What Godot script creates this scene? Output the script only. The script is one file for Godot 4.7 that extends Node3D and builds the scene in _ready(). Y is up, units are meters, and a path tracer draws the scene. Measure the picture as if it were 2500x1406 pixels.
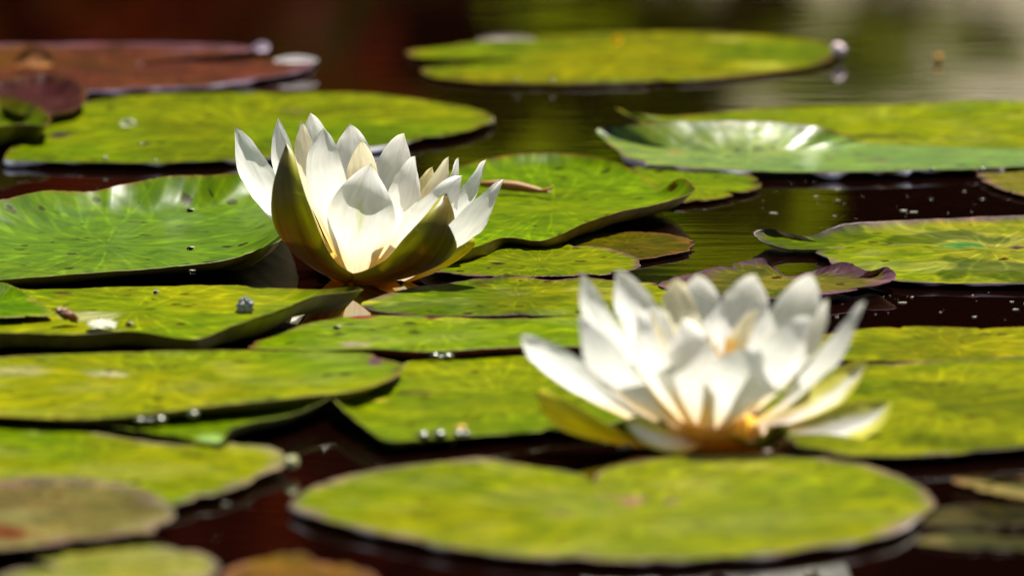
extends Node3D
# A lily pond seen through a long lens from its bank. Metres, y up; the origin lies on the water under the crisp flower.

var used := {}
var noise := FastNoiseLite.new()
var fine := FastNoiseLite.new()
var rng := RandomNumberGenerator.new()
var M := {}


# ---------- naming ----------
func numbered(called: String) -> String:
	var k: int = used.get(called, -1) + 1
	used[called] = k
	return called if k == 0 else "%s_%03d" % [called, k]


func tag(o: Node3D, label: String, category: String, group := "") -> void:
	o.set_meta("label", label)
	o.set_meta("category", category)
	if group:
		o.set_meta("group", group)


func thing(called: String, label: String, category: String, at := Vector3.ZERO, group := "") -> Node3D:
	var o := Node3D.new()
	o.name = numbered(called)
	o.position = at
	add_child(o)
	tag(o, label, category, group)
	return o


func obj(called: String, mesh: Mesh, mat: Material, parent: Node = self) -> MeshInstance3D:
	var o := MeshInstance3D.new()
	o.name = numbered(called) if parent == self else called
	o.mesh = mesh
	o.material_override = null
	if mesh.get_surface_count():
		if mesh is ArrayMesh:
			(mesh as ArrayMesh).surface_set_material(0, mat)
		else:
			(mesh as PrimitiveMesh).material = mat
	parent.add_child(o, true)
	return o


func struct(called: String, mesh: Mesh, mat: Material) -> MeshInstance3D:
	var o := obj(called, mesh, mat)
	o.set_meta("kind", "structure")
	return o


# ---------- meshes ----------
# A smooth sheet of rows x cols points. face > 0 asks for normals that point mostly along «towards».
func sheet(rows: int, cols: int, p: PackedVector3Array, c: PackedColorArray, uv := PackedVector2Array(), uv2 := PackedVector2Array(), wrap := false, towards := Vector3.ZERO) -> ArrayMesh:
	var idx := PackedInt32Array()
	var nn := PackedVector3Array()
	nn.resize(p.size())
	var total := 0.0
	for i in rows - 1:
		for j in cols - 1:
			var a := i * cols + j
			var b := a + 1
			var d := a + cols
			var e := d + 1
			idx.append_array([a, b, d, b, e, d])
			var n1 := (p[d] - p[a]).cross(p[b] - p[a])
			var n2 := (p[d] - p[b]).cross(p[e] - p[b])
			nn[a] += n1
			nn[b] += n1 + n2
			nn[d] += n1 + n2
			nn[e] += n2
			total += (n1 + n2).dot(towards)
	if wrap:
		for i in rows:
			var s := nn[i * cols] + nn[i * cols + cols - 1]
			nn[i * cols] = s
			nn[i * cols + cols - 1] = s
	var flip := total < 0.0
	for i in nn.size():
		nn[i] = (nn[i] * (-1.0 if flip else 1.0)).normalized()
		if nn[i].length_squared() < 0.5:
			nn[i] = Vector3.UP
	if flip:
		for t in range(0, idx.size(), 3):
			var q := idx[t + 1]
			idx[t + 1] = idx[t + 2]
			idx[t + 2] = q
	var arr := []
	arr.resize(Mesh.ARRAY_MAX)
	arr[Mesh.ARRAY_VERTEX] = p
	arr[Mesh.ARRAY_NORMAL] = nn
	arr[Mesh.ARRAY_INDEX] = idx
	if c.size():
		arr[Mesh.ARRAY_COLOR] = c
	if uv.size():
		arr[Mesh.ARRAY_TEX_UV] = uv
	if uv2.size():
		arr[Mesh.ARRAY_TEX_UV2] = uv2
	var m := ArrayMesh.new()
	m.add_surface_from_arrays(Mesh.PRIMITIVE_TRIANGLES, arr)
	return m


func tube(path: Array, radii: Array, sides := 8, col := Color(1, 1, 1)) -> ArrayMesh:
	var p := PackedVector3Array()
	var c := PackedColorArray()
	for i in path.size():
		var a: Vector3 = path[maxi(i - 1, 0)]
		var b: Vector3 = path[mini(i + 1, path.size() - 1)]
		var t := (b - a).normalized()
		var s := t.cross(Vector3(0.31, 0.2, 0.93)).normalized()
		var u := s.cross(t)
		for j in sides + 1:
			var w := TAU * j / sides
			p.append(path[i] + (s * cos(w) + u * sin(w)) * float(radii[i]))
			c.append(col)
	return sheet(path.size(), sides + 1, p, c, PackedVector2Array(), PackedVector2Array(), true)


# an uneven lump: a squashed sphere with a noisy radius
func lump(size: Vector3, rough: float, seed_at: float, c1: Color, c2: Color, rows := 12, cols := 18) -> ArrayMesh:
	var p := PackedVector3Array()
	var c := PackedColorArray()
	for i in rows + 1:
		for j in cols + 1:
			var la := PI * i / rows
			var lo := TAU * (j % cols) / cols
			var d := Vector3(sin(la) * cos(lo), cos(la), sin(la) * sin(lo))
			var q := d * 60.0 + Vector3.ONE * seed_at
			var n := noise.get_noise_3dv(q)
			p.append(d * size * (1.0 + rough * n))
			c.append(c1.lerp(c2, clampf(0.5 + n * 1.4, 0, 1)))
	return sheet(rows + 1, cols + 1, p, c, PackedVector2Array(), PackedVector2Array(), true)


# ---------- textures ----------
func grey(w: int, h: int, data: PackedByteArray) -> Texture2D:
	return ImageTexture.create_from_image(Image.create_from_data(w, h, false, Image.FORMAT_L8, data))


# the ribs of a lily leaf unrolled: u runs round the leaf, v from the stalk to the rim; each rib forks twice
func rib_texture(bump: bool) -> Texture2D:
	var w := 1024
	var h := 256
	var line := PackedFloat32Array()
	line.resize(w * h)
	var n_ribs := 18
	var r := RandomNumberGenerator.new()
	r.seed = 11
	for k in n_ribs:
		var u0 := (k + r.randf_range(-0.2, 0.2)) / n_ribs * w
		var gap := float(w) / n_ribs
		var f1 := r.randf_range(0.35, 0.5)
		var f2 := r.randf_range(0.65, 0.8)
		for br in 4:
			var s1 := -1.0 if br < 2 else 1.0
			var s2 := -1.0 if br % 2 == 0 else 1.0
			for y in h:
				var v := float(y) / h
				var u := u0 + s1 * gap * 0.42 * clampf((v - f1) / (1.0 - f1), 0, 1) + s2 * gap * 0.24 * clampf((v - f2) / (1.0 - f2), 0, 1)
				var half := 5.0 * (1.0 - v) + 1.6
				for dx in range(-7, 8):
					var x := posmod(int(u) + dx, w)
					var fall := exp(-pow((int(u) + dx - u) / half, 2.0)) * (1.0 - 0.45 * v)
					line[y * w + x] = maxf(line[y * w + x], fall)
	var data := PackedByteArray()
	data.resize(w * h)
	for y in h:
		for x in w:
			var a := TAU * x / w
			var g := fine.get_noise_3d(cos(a) * 90.0, sin(a) * 90.0, y * 0.25)
			var l := line[y * w + x]
			if bump:
				data[y * w + x] = int(clampf(150.0 - l * 60.0 + g * 60.0, 0, 255))
			else:
				data[y * w + x] = int(clampf(204.0 + l * 55.0 * (0.65 + g) + g * 16.0, 0, 255))
	return grey(w, h, data)


# mottling of a leaf with specks, brown insect bites, pale scum and scratches; one tile is 24 cm
func speck_texture() -> Texture2D:
	var n := 1024
	var a := FastNoiseLite.new()
	a.seed = 5
	a.frequency = 0.012
	a.fractal_octaves = 5
	a.fractal_gain = 0.58
	var data := PackedByteArray()
	data.resize(n * n * 3)
	for y in n:
		var s := TAU * y / n
		var cs := cos(s)
		var ss := sin(s)
		for x in n:
			var t := TAU * x / n
			var g := a.get_noise_3d(cos(t) * 190.0 + cs * 57.0, sin(t) * 190.0 + ss * 190.0, cs * 190.0)
			var v := 216.0 + g * 52.0
			var i := (y * n + x) * 3
			data[i] = int(clampf(v + g * 25.0, 0, 255))
			data[i + 1] = int(clampf(v, 0, 255))
			data[i + 2] = int(clampf(v, 0, 255))
	var r := RandomNumberGenerator.new()
	r.seed = 3
	for k in 1700:
		var small := k >= 130
		var cx := r.randi_range(0, n - 1)
		var cy := r.randi_range(0, n - 1)
		var rad := r.randf_range(0.7, 2.2) if small else r.randf_range(3.0, 11.0)
		var flat := 1.0 if small else r.randf_range(0.5, 1.4)
		var tint := [255.0, 255.0, 235.0]
		var share := r.randf_range(0.5, 1.0)
		if r.randf() < (0.4 if small else 0.62):
			tint = [r.randf_range(70, 120), r.randf_range(35, 75), r.randf_range(20, 90)]
			share = r.randf_range(0.35, 0.9)
		var reach := int(rad * 1.8) + 1
		for dy in range(-reach, reach + 1):
			for dx in range(-reach, reach + 1):
				var d := sqrt(dx * dx + dy * dy * flat * flat) / rad
				if not small:
					d += 0.55 * a.get_noise_2d((cx + dx) * 9.0, (cy + dy) * 9.0)
				var m := share * clampf((1.15 - d) * (3.0 if not small else 2.0), 0, 1)
				if m > 0.0:
					var i := (posmod(cy + dy, n) * n + posmod(cx + dx, n)) * 3
					for q in 3:
						data[i + q] = int(lerpf(data[i + q], tint[q], m))
	return ImageTexture.create_from_image(Image.create_from_data(n, n, false, Image.FORMAT_RGB8, data))


func petal_texture(bump: bool) -> Texture2D:
	var w := 256
	var h := 256
	var data := PackedByteArray()
	data.resize(w * h)
	for y in h:
		for x in w:
			var g := fine.get_noise_2d(x * 2.6, y * 0.14)
			var k := noise.get_noise_2d(x * 0.9 + 300.0, y * 0.5)
			data[y * w + x] = int(clampf((128.0 + g * 70.0 + k * 60.0) if bump else (244.0 + g * 6.0 + k * 14.0), 0, 255))
	return grey(w, h, data)


func ripple_texture() -> Texture2D:
	var n := 512
	var f := FastNoiseLite.new()
	f.seed = 21
	f.frequency = 0.01
	f.fractal_octaves = 3
	f.fractal_gain = 0.42
	var data := PackedFloat32Array()
	data.resize(n * n * 4)
	for y in n:
		for x in n:
			var t := TAU * x / n
			var s := TAU * y / n
			var g := 0.5 + 0.5 * f.get_noise_3d(cos(t) * 110.0 + cos(s) * 60.0, sin(t) * 110.0 + sin(s) * 110.0, cos(s) * 110.0)
			for q in 4:
				data[(y * n + x) * 4 + q] = g if q < 3 else 1.0
	return ImageTexture.create_from_image(Image.create_from_data(n, n, false, Image.FORMAT_RGBAF, data.to_byte_array()))


# ---------- materials ----------
func plain(rough: float, spec := 0.5) -> StandardMaterial3D:
	var m := StandardMaterial3D.new()
	m.vertex_color_use_as_albedo = true
	m.roughness = rough
	m.metallic_specular = spec
	return m


func leaf_top(rough: float, spec: float) -> StandardMaterial3D:
	var key := "top%.2f %.2f" % [rough, spec]
	if not M.has(key):
		var m := plain(rough, spec)
		m.albedo_texture = M.ribs
		m.detail_enabled = true
		m.detail_blend_mode = BaseMaterial3D.BLEND_MODE_MUL
		m.detail_uv_layer = BaseMaterial3D.DETAIL_UV_2
		m.detail_albedo = M.specks
		m.heightmap_enabled = true
		m.heightmap_texture = M.rib_bump
		m.heightmap_scale = 0.03 if rough > 0.35 else 0.009
		M[key] = m
	return M[key]


func make_materials() -> void:
	M.ribs = rib_texture(false)
	M.rib_bump = rib_texture(true)
	M.specks = speck_texture()
	M.petal_lines = petal_texture(false)
	M.petal_bump = petal_texture(true)
	M.under = plain(0.5, 0.4)
	M.edge = plain(0.45, 0.45)
	var w := StandardMaterial3D.new()
	w.albedo_color = Color(0.0035, 0.0008, 0.0005).linear_to_srgb()
	w.roughness = 0.02
	w.metallic_specular = 0.62
	w.heightmap_enabled = true
	w.heightmap_texture = ripple_texture()
	w.heightmap_scale = 0.0014
	w.uv1_triplanar = true
	w.uv1_world_triplanar = true
	w.uv1_scale = Vector3(1.7, 3.1, 8.5)
	M.water = w
	var we := StandardMaterial3D.new()
	we.albedo_color = w.albedo_color
	we.roughness = 0.16
	we.metallic_specular = 0.5
	M.water_edge = we
	var p := plain(0.5, 0.4)
	p.albedo_texture = M.petal_lines
	p.heightmap_enabled = true
	p.heightmap_texture = M.petal_bump
	p.heightmap_scale = 0.02
	p.backlight_enabled = true
	p.backlight = Color(0.85, 0.85, 0.85)
	M.petal = p
	var s := plain(0.38, 0.45)
	s.albedo_texture = M.petal_lines
	s.backlight_enabled = true
	s.backlight = Color(0.8, 0.8, 0.8)
	M.sepal = s
	M.stamen = plain(0.5)
	M.matte = plain(1.0, 0.0)
	M.shine = plain(0.28, 1.0)
	var lf := plain(0.6, 0.08)
	lf.backlight_enabled = true
	lf.backlight = Color(0.9, 0.9, 0.9)
	M.foliage = lf
	M.bark = plain(0.9, 0.2)


# ---------- lily pads ----------
func spline(q: PackedFloat32Array, count: int) -> PackedVector3Array:
	# closed centripetal Catmull-Rom through x, z (cm) and lift (mm); depth is weighed down so that the long low outlines stay even
	var n := q.size() / 3
	var k := PackedVector3Array()
	for i in n:
		k.append(Vector3(q[i * 3] * 0.01, q[i * 3 + 2] * 0.001, q[i * 3 + 1] * 0.01))
	var dense := PackedVector3Array()
	var along := PackedFloat32Array()
	var total := 0.0
	var sc := func(v: Vector3) -> float: return sqrt(Vector3(v.x, v.y, v.z * 0.16).length()) + 1e-4
	for i in n:
		var p0 := k[(i + n - 1) % n]
		var p1 := k[i]
		var p2 := k[(i + 1) % n]
		var p3 := k[(i + 2) % n]
		var t1: float = sc.call(p1 - p0)
		var t2: float = t1 + sc.call(p2 - p1)
		var t3: float = t2 + sc.call(p3 - p2)
		for j in 14:
			var t := lerpf(t1, t2, j / 14.0)
			var a1 := p0 * ((t1 - t) / t1) + p1 * (t / t1)
			var a2 := p1 * ((t2 - t) / (t2 - t1)) + p2 * ((t - t1) / (t2 - t1))
			var a3 := p2 * ((t3 - t) / (t3 - t2)) + p3 * ((t - t2) / (t3 - t2))
			var b1 := a1 * ((t2 - t) / t2) + a2 * (t / t2)
			var b2 := a2 * ((t3 - t) / (t3 - t1)) + a3 * ((t - t1) / (t3 - t1))
			var c := b1 * ((t2 - t) / (t2 - t1)) + b2 * ((t - t1) / (t2 - t1))
			if dense.size():
				var d := c - dense[-1]
				total += Vector3(d.x, d.y, d.z * 0.3).length()
			dense.append(c)
			along.append(total)
	var dl := dense[0] - dense[-1]
	total += Vector3(dl.x, dl.y, dl.z * 0.3).length()
	dense.append(dense[0])
	along.append(total)
	var out := PackedVector3Array()
	var at := 0
	for i in count:
		var want := total * i / count
		while at < along.size() - 2 and along[at + 1] < want:
			at += 1
		var f := (want - along[at]) / maxf(along[at + 1] - along[at], 1e-7)
		out.append(dense[at].lerp(dense[at + 1], clampf(f, 0, 1)))
	return out


func rgb(v: Array) -> Color:
	return Color(v[0], v[1], v[2])


# o: level and curl in mm, colours top, patch, rim, under; rimw in mm; men = height of the water's rise along the edge in mm
func pad(label: String, c: Vector2, o: Dictionary, pts: PackedFloat32Array, spots := []) -> Node3D:
	var id: int = used.get("lily_pad", -1) + 1
	var centre := Vector3(c.x * 0.01, 0, c.y * 0.01)
	var t := thing("lily_pad", label, "lily pad", centre, "floating lily pads")
	var count := 200
	var rings := 36
	var b := spline(pts, count)
	# nicks and small ragged bites in the outline
	var chew := RandomNumberGenerator.new()
	chew.seed = 900 + id
	for k in 9:
		var mid := chew.randi_range(0, count - 1)
		var wide := chew.randi_range(1, 4)
		var deep := chew.randf_range(0.001, 0.006)
		for q in range(-wide, wide + 1):
			var n := posmod(mid + q, count)
			if b[n].y < 0.002:
				b[n] += (centre - b[n]).normalized() * deep * (1.0 - absf(q) / (wide + 1.0))
	for n in count:
		b[n] += (centre - b[n]).normalized() * 0.0012 * fine.get_noise_2d(n * 5.0, id * 40.0)
	b.append(b[0])
	var cols := count + 1
	var lv: float = o.level * 0.001
	var curl: float = o.curl * 0.001
	var top := rgb(o.top)
	var patch := rgb(o.patch)
	var rim := rgb(o.rim)
	var under := rgb(o.under)
	var lipc := rgb(o.lipc)
	var rimw: float = o.rimw * 0.001
	var seed_at := id * 71.3
	var p := PackedVector3Array()
	var col := PackedColorArray()
	var uv := PackedVector2Array()
	var uv2 := PackedVector2Array()
	var low := PackedVector3Array()
	var low_c := PackedColorArray()
	for i in rings + 1:
		var s := 1.0 - pow(1.0 - float(i) / rings, 1.7)
		for j in cols:
			var e := b[j]
			var flat := Vector3(e.x, 0, e.z)
			var reach := (flat - centre).length()
			var left := (1.0 - s) * reach
			var q := centre.lerp(flat, s)
			var wob := noise.get_noise_2d(q.x * 900.0 + seed_at, q.z * 900.0)
			var wob2 := fine.get_noise_2d(q.x * 900.0, q.z * 900.0 + seed_at)
			var up := pow(clampf(1.0 - left / curl, 0, 1), 1.7) * e.y
			var h := lv + up + (0.0009 * wob + 0.0003 * wob2) * (0.35 + 0.65 * clampf(left / 0.01, 0, 1))
			var v := Vector3(q.x, h, q.z) - centre
			p.append(v)
			uv.append(Vector2(float(j) / count + seed_at, s))
			uv2.append(Vector2(q.x + q.z * 0.2, q.z - q.x * 0.2) / 0.24 + Vector2(id * 0.37, id * 0.61))
			# colours of the blade itself
			var big := noise.get_noise_2d(q.x * 190.0 + seed_at * 3.0, q.z * 130.0)
			var k := top.lerp(patch, smoothstep(-0.3, 0.4, big + 0.08 * wob2))
			var ed := clampf(1.0 - left / (rimw * maxf(0.25, 1.0 + 1.8 * wob)), 0, 1)
			k = k.lerp(rim, 0.85 * smoothstep(0.0, 1.0, ed))
			var veil := noise.get_noise_2d(q.x * 520.0 - seed_at, q.z * 520.0 + 400.0)
			k = k.lerp(Color(0.27, 0.27, 0.09), o.veil * smoothstep(0.05, 0.4, veil) * 0.7)
			if o.wet > 0.0:
				var w := noise.get_noise_2d(q.x * 420.0 + 90.0 + seed_at, q.z * 300.0)
				k = k.lerp(Color(k.r * 0.42, k.g * 0.5, k.b * 0.5), smoothstep(0.06, 0.11, w + wob2 * 0.06) * minf(1.0, o.wet * 2.0))
			for sp in spots:
				var dx: float = (q.x * 100.0 - sp[0]) / sp[2]
				var dz: float = (q.z * 100.0 - sp[1]) / sp[3]
				var m := 1.0 - smoothstep(0.55, 1.15, sqrt(dx * dx + dz * dz) + 0.5 * wob2)
				if m > 0.0:
					k = k.lerp(Color(sp[4], sp[5], sp[6]), m)
			col.append(k * 1.4)
			if i >= rings / 3:
				var edge := smoothstep(0.0, 0.006, left)
				low.append(v - Vector3(0, lerpf(0.0004, 0.0012, edge), 0) - Vector3(e.x - centre.x, 0, e.z - centre.z).normalized() * 0.0003)
				low_c.append(under.lerp(under * 1.7, clampf(0.3 + wob2 + wob, 0, 1)))
	var top_mesh := sheet(rings + 1, cols, p, col, uv, uv2, true, Vector3.UP)
	obj("upper_surface", top_mesh, leaf_top(o.rough, o.spec), t)
	obj("underside", sheet(low.size() / cols, cols, low, low_c, PackedVector2Array(), PackedVector2Array(), true, Vector3.DOWN), M.under, t)
	# the rounded rim that joins the two faces
	var rp := PackedVector3Array()
	var rc := PackedColorArray()
	var last := p.size() - cols
	var last_low := low.size() - cols
	for i in 5:
		var f := i / 4.0
		for j in cols:
			var a := p[last + j]
			var z := low[last_low + j]
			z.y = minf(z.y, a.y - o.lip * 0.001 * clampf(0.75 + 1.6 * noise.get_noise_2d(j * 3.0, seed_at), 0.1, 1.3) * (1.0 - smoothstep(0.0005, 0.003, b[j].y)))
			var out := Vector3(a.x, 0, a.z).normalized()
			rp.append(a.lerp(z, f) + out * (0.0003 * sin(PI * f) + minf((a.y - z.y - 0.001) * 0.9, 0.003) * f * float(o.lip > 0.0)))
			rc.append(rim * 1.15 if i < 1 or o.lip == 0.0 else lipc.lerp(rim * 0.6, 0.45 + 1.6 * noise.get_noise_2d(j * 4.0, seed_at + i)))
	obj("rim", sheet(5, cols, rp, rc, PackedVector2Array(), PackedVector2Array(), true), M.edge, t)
	if o.men > 0.0:
		var wp := PackedVector3Array()
		var wc := PackedColorArray()
		for i in 9:
			var d := i / 8.0
			for j in cols:
				var a := p[last + j]
				var n0 := p[last + (j + 1) % count] - p[last + (j + count - 1) % count]
				var out := Vector3(n0.z, 0, -n0.x).normalized()
				if out.dot(Vector3(a.x, 0, a.z)) < 0.0:
					out = -out
				var rise: float = o.men * 0.001 * (1.0 - smoothstep(0.0005, 0.003, b[j].y)) * (0.8 + 0.4 * noise.get_noise_2d(j * 2.0, seed_at))
				wp.append(Vector3(a.x, 0, a.z) + out * (0.0004 + d * 0.0045) + Vector3(0, (rise + 0.0006) * exp(-d * 2.6) - 0.0006 * (1.0 + d), 0))
				wc.append(Color.WHITE)
		obj("water_edge", sheet(9, cols, wp, wc, PackedVector2Array(), PackedVector2Array(), true, Vector3.UP), M.water_edge, t)
	return t


# ---------- flowers ----------
# One petal: a cupped blade on a curved spine through base, middle and tip. kind 0 white, 1 cream, 2 sepal, 3 half-green outer petal, 4 inner cream
func petal(flower: Node3D, kind: int, a: Vector3, m: Vector3, z: Vector3, width: float, cup: float, id: int, faces := Vector3.ZERO) -> void:
	var rows := 30
	var cols := 19
	var ctrl := m * 2.0 - (a + z) * 0.5
	var axis := Vector3(-m.x, 0.02, -m.z)
	if axis.length() < 0.004:
		axis = Vector3(0, 0.02, 0.01)
	if faces != Vector3.ZERO:
		axis = faces
	var r := RandomNumberGenerator.new()
	r.seed = 100 + id
	var twist := r.randf_range(-0.25, 0.25)
	var seed_at := id * 37.7
	var p := PackedVector3Array()
	var c := PackedColorArray()
	var uv := PackedVector2Array()
	var back := PackedVector3Array()
	var back_c := PackedColorArray()
	for i in rows + 1:
		var t := float(i) / rows
		var q := a * (1 - t) * (1 - t) + ctrl * 2.0 * t * (1 - t) + z * t * t
		var tan := (ctrl - a).lerp(z - ctrl, t).normalized()
		var inn := (axis - tan * axis.dot(tan)).normalized()
		inn = inn.rotated(tan, twist * t)
		var side := tan.cross(inn).normalized()
		var f := lerpf(0.5, 1.0, smoothstep(0.0, 0.55, t)) if t < 0.55 else pow(maxf(1.0 - pow((t - 0.55) / 0.45, 1.85), 0.0), 0.78)
		var half := width * 0.5 * f
		var al := cup * lerpf(1.25, 0.9, t) + 0.5 * smoothstep(0.82, 1.0, t)
		for j in cols:
			var v := (float(j) / (cols - 1) - 0.5) * 2.0
			var g := noise.get_noise_3d(v * 25.0 + seed_at, t * 70.0, seed_at)
			var ruffle := noise.get_noise_2d(t * 120.0 + seed_at, signf(v) * 50.0) * (0.06 if kind < 2 else 0.015) * v * v * width * smoothstep(0.1, 0.4, t)
			var flat := half * sin(v * al) / sin(al)
			var inward := half * (1.0 - cos(v * al)) / sin(al)
			var pos := q + side * flat + inn * (inward + ruffle + g * 0.0007 - 0.0006 * exp(-v * v * 40.0) * (1.0 - t))
			p.append(pos)
			uv.append(Vector2(float(j) / (cols - 1) + seed_at, t))
			var white := Color(0.87, 0.87, 0.83)
			var base := Color(0.80, 0.66, 0.22)
			if kind == 1 or kind == 4:
				white = Color(0.86, 0.80, 0.58) if kind == 1 else Color(0.86, 0.76, 0.4)
			var k := white.lerp(base, 0.7 * (1.0 - smoothstep(0.05, 0.36, t + 0.1 * g)))
			k = k.lerp(Color(0.8, 0.48, 0.01), 0.9 * smoothstep(0.4, 0.95, absf(v)) * (1.0 - smoothstep(0.12, 0.46, t)))
			k = k.lerp(Color(0.85, 0.5, 0.5), 0.5 * (1.0 - smoothstep(0.0, 0.2, t)) * exp(-v * v * 4.0))
			k = k.lerp(Color(0.72, 0.78, 0.45), 0.4 * smoothstep(0.84, 1.0, absf(v)) * smoothstep(0.9, 0.2, t))
			k = k.lerp(Color(0.75, 0.75, 0.3), 0.4 * smoothstep(0.94, 1.0, t))
			if kind == 5:
				k = k.lerp(Color(0.6, 0.66, 0.12), 0.75 * exp(-pow((v - 0.12 - 0.1 * sin(t * 9.0)) / 0.07, 2.0)) * smoothstep(0.3, 0.5, t) * smoothstep(0.95, 0.8, t) * clampf(0.7 + 1.5 * g, 0, 1))
			if kind == 2 or kind == 3:
				k = white.lerp(Color(0.62, 0.6, 0.04), smoothstep(0.15, 0.65, absf(v) + 0.4 * g) * (0.95 if kind == 3 else 0.8))
				k = k.lerp(Color(0.7, 0.42, 0.3), 0.5 * smoothstep(0.5, 0.1, t))
				k = k.lerp(Color(0.55, 0.58, 0.03), smoothstep(0.8, 1.0, t))
				back.append(pos - inn * (0.0013 * sqrt(maxf(1.0 - v * v, 0.0)) * smoothstep(1.0, 0.9, t) + 0.00015))
				var out := Color(0.115, 0.085, 0.004).lerp(Color(0.27, 0.10, 0.005), smoothstep(0.75, 0.15, t + 0.25 * g))
				out = out.lerp(Color(0.55, 0.25, 0.015), smoothstep(0.36, 0.0, t + 0.15 * g))
				if kind == 3:
					out = Color(0.66, 0.56, 0.008).lerp(Color(0.5, 0.24, 0.015), smoothstep(0.5, 0.0, t))
				out = out.lerp(Color(0.42, 0.4, 0.012), 0.95 * smoothstep(0.5, 0.9, absf(v) + 0.15 * g))
				var stripe := fine.get_noise_2d(v * 90.0 + seed_at, t * 12.0)
				back_c.append(out * (1.0 + 0.45 * stripe))
			c.append(k)
	if kind == 2 or kind == 3:
		var s := obj("sepal", sheet(rows + 1, cols, back, back_c, uv), M.sepal, flower)
		obj("inner_face", sheet(rows + 1, cols, p, c, uv), M.petal, s)
	else:
		obj("petal", sheet(rows + 1, cols, p, c, uv), M.petal, flower)


func flower(label: String, at: Vector3, blades: Array, heart: Vector3, id: int) -> Node3D:
	var f := thing("water_lily", label, "water lily", at, "white water lilies")
	for k in blades.size():
		var q: Array = blades[k]
		petal(f, q[0], Vector3(q[1], q[2], q[3]) * 0.001, Vector3(q[4], q[5], q[6]) * 0.001, Vector3(q[7], q[8], q[9]) * 0.001, q[10] * 0.001, q[11], id * 100 + k, Vector3(q[12], q[13], q[14]) if q.size() > 12 else Vector3.ZERO)
	# the fleshy foot that carries the petals
	var p := PackedVector3Array()
	var c := PackedColorArray()
	var prof := [[0.004, -0.03], [0.006, -0.006], [0.015, -0.001], [0.0195, 0.003], [0.018, 0.008], [0.01, 0.012], [0.0, 0.013]]
	for i in prof.size():
		for j in 25:
			var w := TAU * (j % 24) / 24
			p.append(Vector3(cos(w) * prof[i][0], prof[i][1], sin(w) * prof[i][0]))
			c.append(Color(0.8, 0.32, 0.03).lerp(Color(0.88, 0.56, 0.03), i / 6.0))
	obj("receptacle", sheet(prof.size(), 25, p, c, PackedVector2Array(), PackedVector2Array(), true, Vector3.UP), M.sepal, f)
	# a ring of yellow stamens
	var r := RandomNumberGenerator.new()
	r.seed = 400 + id
	for k in 34:
		var w := TAU * k / 34 + r.randf_range(-0.1, 0.1)
		var rad := r.randf_range(0.003, 0.010)
		var d := Vector3(cos(w), 0, sin(w))
		var foot := heart + d * rad * 0.6
		var tall := r.randf_range(0.018, 0.03)
		var tip := foot + d * rad * 0.7 + Vector3(0, tall, 0) - d * 0.003
		obj("stamen", tube([foot, foot.lerp(tip, 0.5) + d * 0.002, tip.lerp(foot, 0.08), tip], [0.0011, 0.0013, 0.0009, 0.0002], 6, Color(0.8, 0.5, 0.02)), M.stamen, f)
	return f


# ---------- small things ----------
func droplet(label: String, at: Vector3, r: float) -> void:
	var o := obj("water_drop", lump(Vector3(r, r * 0.55, r) * (1.3 + 0.8 * absf(fine.get_noise_2d(at.x * 9000.0, at.z * 9000.0)) * 2.0), 0.05, at.x * 900.0, Color(0.05, 0.06, 0.02), Color(0.08, 0.09, 0.03), 14, 20), M.shine)
	o.position = at
	tag(o, label, "water drop", "sunlit water drops")


func relative(points: Array, at: Vector3) -> Array:
	return points.map(func(q): return q - at)


# a small uneven scrap lying on a leaf or on the water
func bit(called: String, label: String, cat: String, at: Vector3, size: Vector3, c1: Color, c2: Color, rough: float, turn: float) -> void:
	var o := obj(called, lump(size, rough, at.x * 700.0 + at.z * 300.0, c1, c2, 16, 24), M.edge)
	o.position = at
	o.rotation = Vector3(0.1, 0.3, turn)
	tag(o, label, cat)


# a fallen petal or leaf piece: an oval sheet, curled along its length and across
func scrap(called: String, label: String, cat: String, at: Vector3, length: float, width: float, arch: float, turn: float, roll: float, c1: Color, c2: Color) -> void:
	var p := PackedVector3Array()
	var c := PackedColorArray()
	for i in 15:
		var u := i / 14.0
		var half := width * 0.5 * pow(sin(PI * clampf(u * 0.96 + 0.02, 0, 1)), 0.6)
		for j in 9:
			var v := j / 4.0 - 1.0
			var n := noise.get_noise_3d(u * 60.0, v * 40.0, at.x * 900.0)
			p.append(Vector3((u - 0.5) * length, arch * (4.0 * u * (1.0 - u) - 0.6) + width * 0.22 * v * v + n * width * 0.12, v * half))
			c.append(c1.lerp(c2, clampf(0.5 + n * 1.6, 0, 1)))
	var o := obj(called, sheet(15, 9, p, c, PackedVector2Array(), PackedVector2Array(), false, Vector3.UP), M.foliage)
	o.position = at
	o.rotation = Vector3(roll, turn, 0)
	tag(o, label, cat)


func insect(label: String, at: Vector3, turn: float) -> void:
	var t := thing("insect", label, "insect", at, "tiny insects on the lily pads")
	t.rotation.y = turn
	obj("body", lump(Vector3(0.0016, 0.0008, 0.0008), 0.3, at.x * 500.0, Color(0.008, 0.008, 0.006), Color(0.015, 0.012, 0.01), 8, 10), M.matte, t)
	for s in [-1.0, 1.0]:
		obj("wing", lump(Vector3(0.0013, 0.00015, 0.0006), 0.1, s, Color(0.2, 0.19, 0.12), Color(0.25, 0.22, 0.15), 6, 8), M.edge, t).position = Vector3(0.0012, 0.0007, 0.0007 * s)
	for s in [-1.0, 0.0, 1.0]:
		obj("leg", tube([Vector3(s * 0.0007, 0, 0), Vector3(s * 0.001, -0.0002, 0.001), Vector3(s * 0.0014, -0.0009, 0.0016)], [0.00014, 0.00012, 0.0001], 5, Color(0.01, 0.01, 0.01)), M.edge, t)


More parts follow.
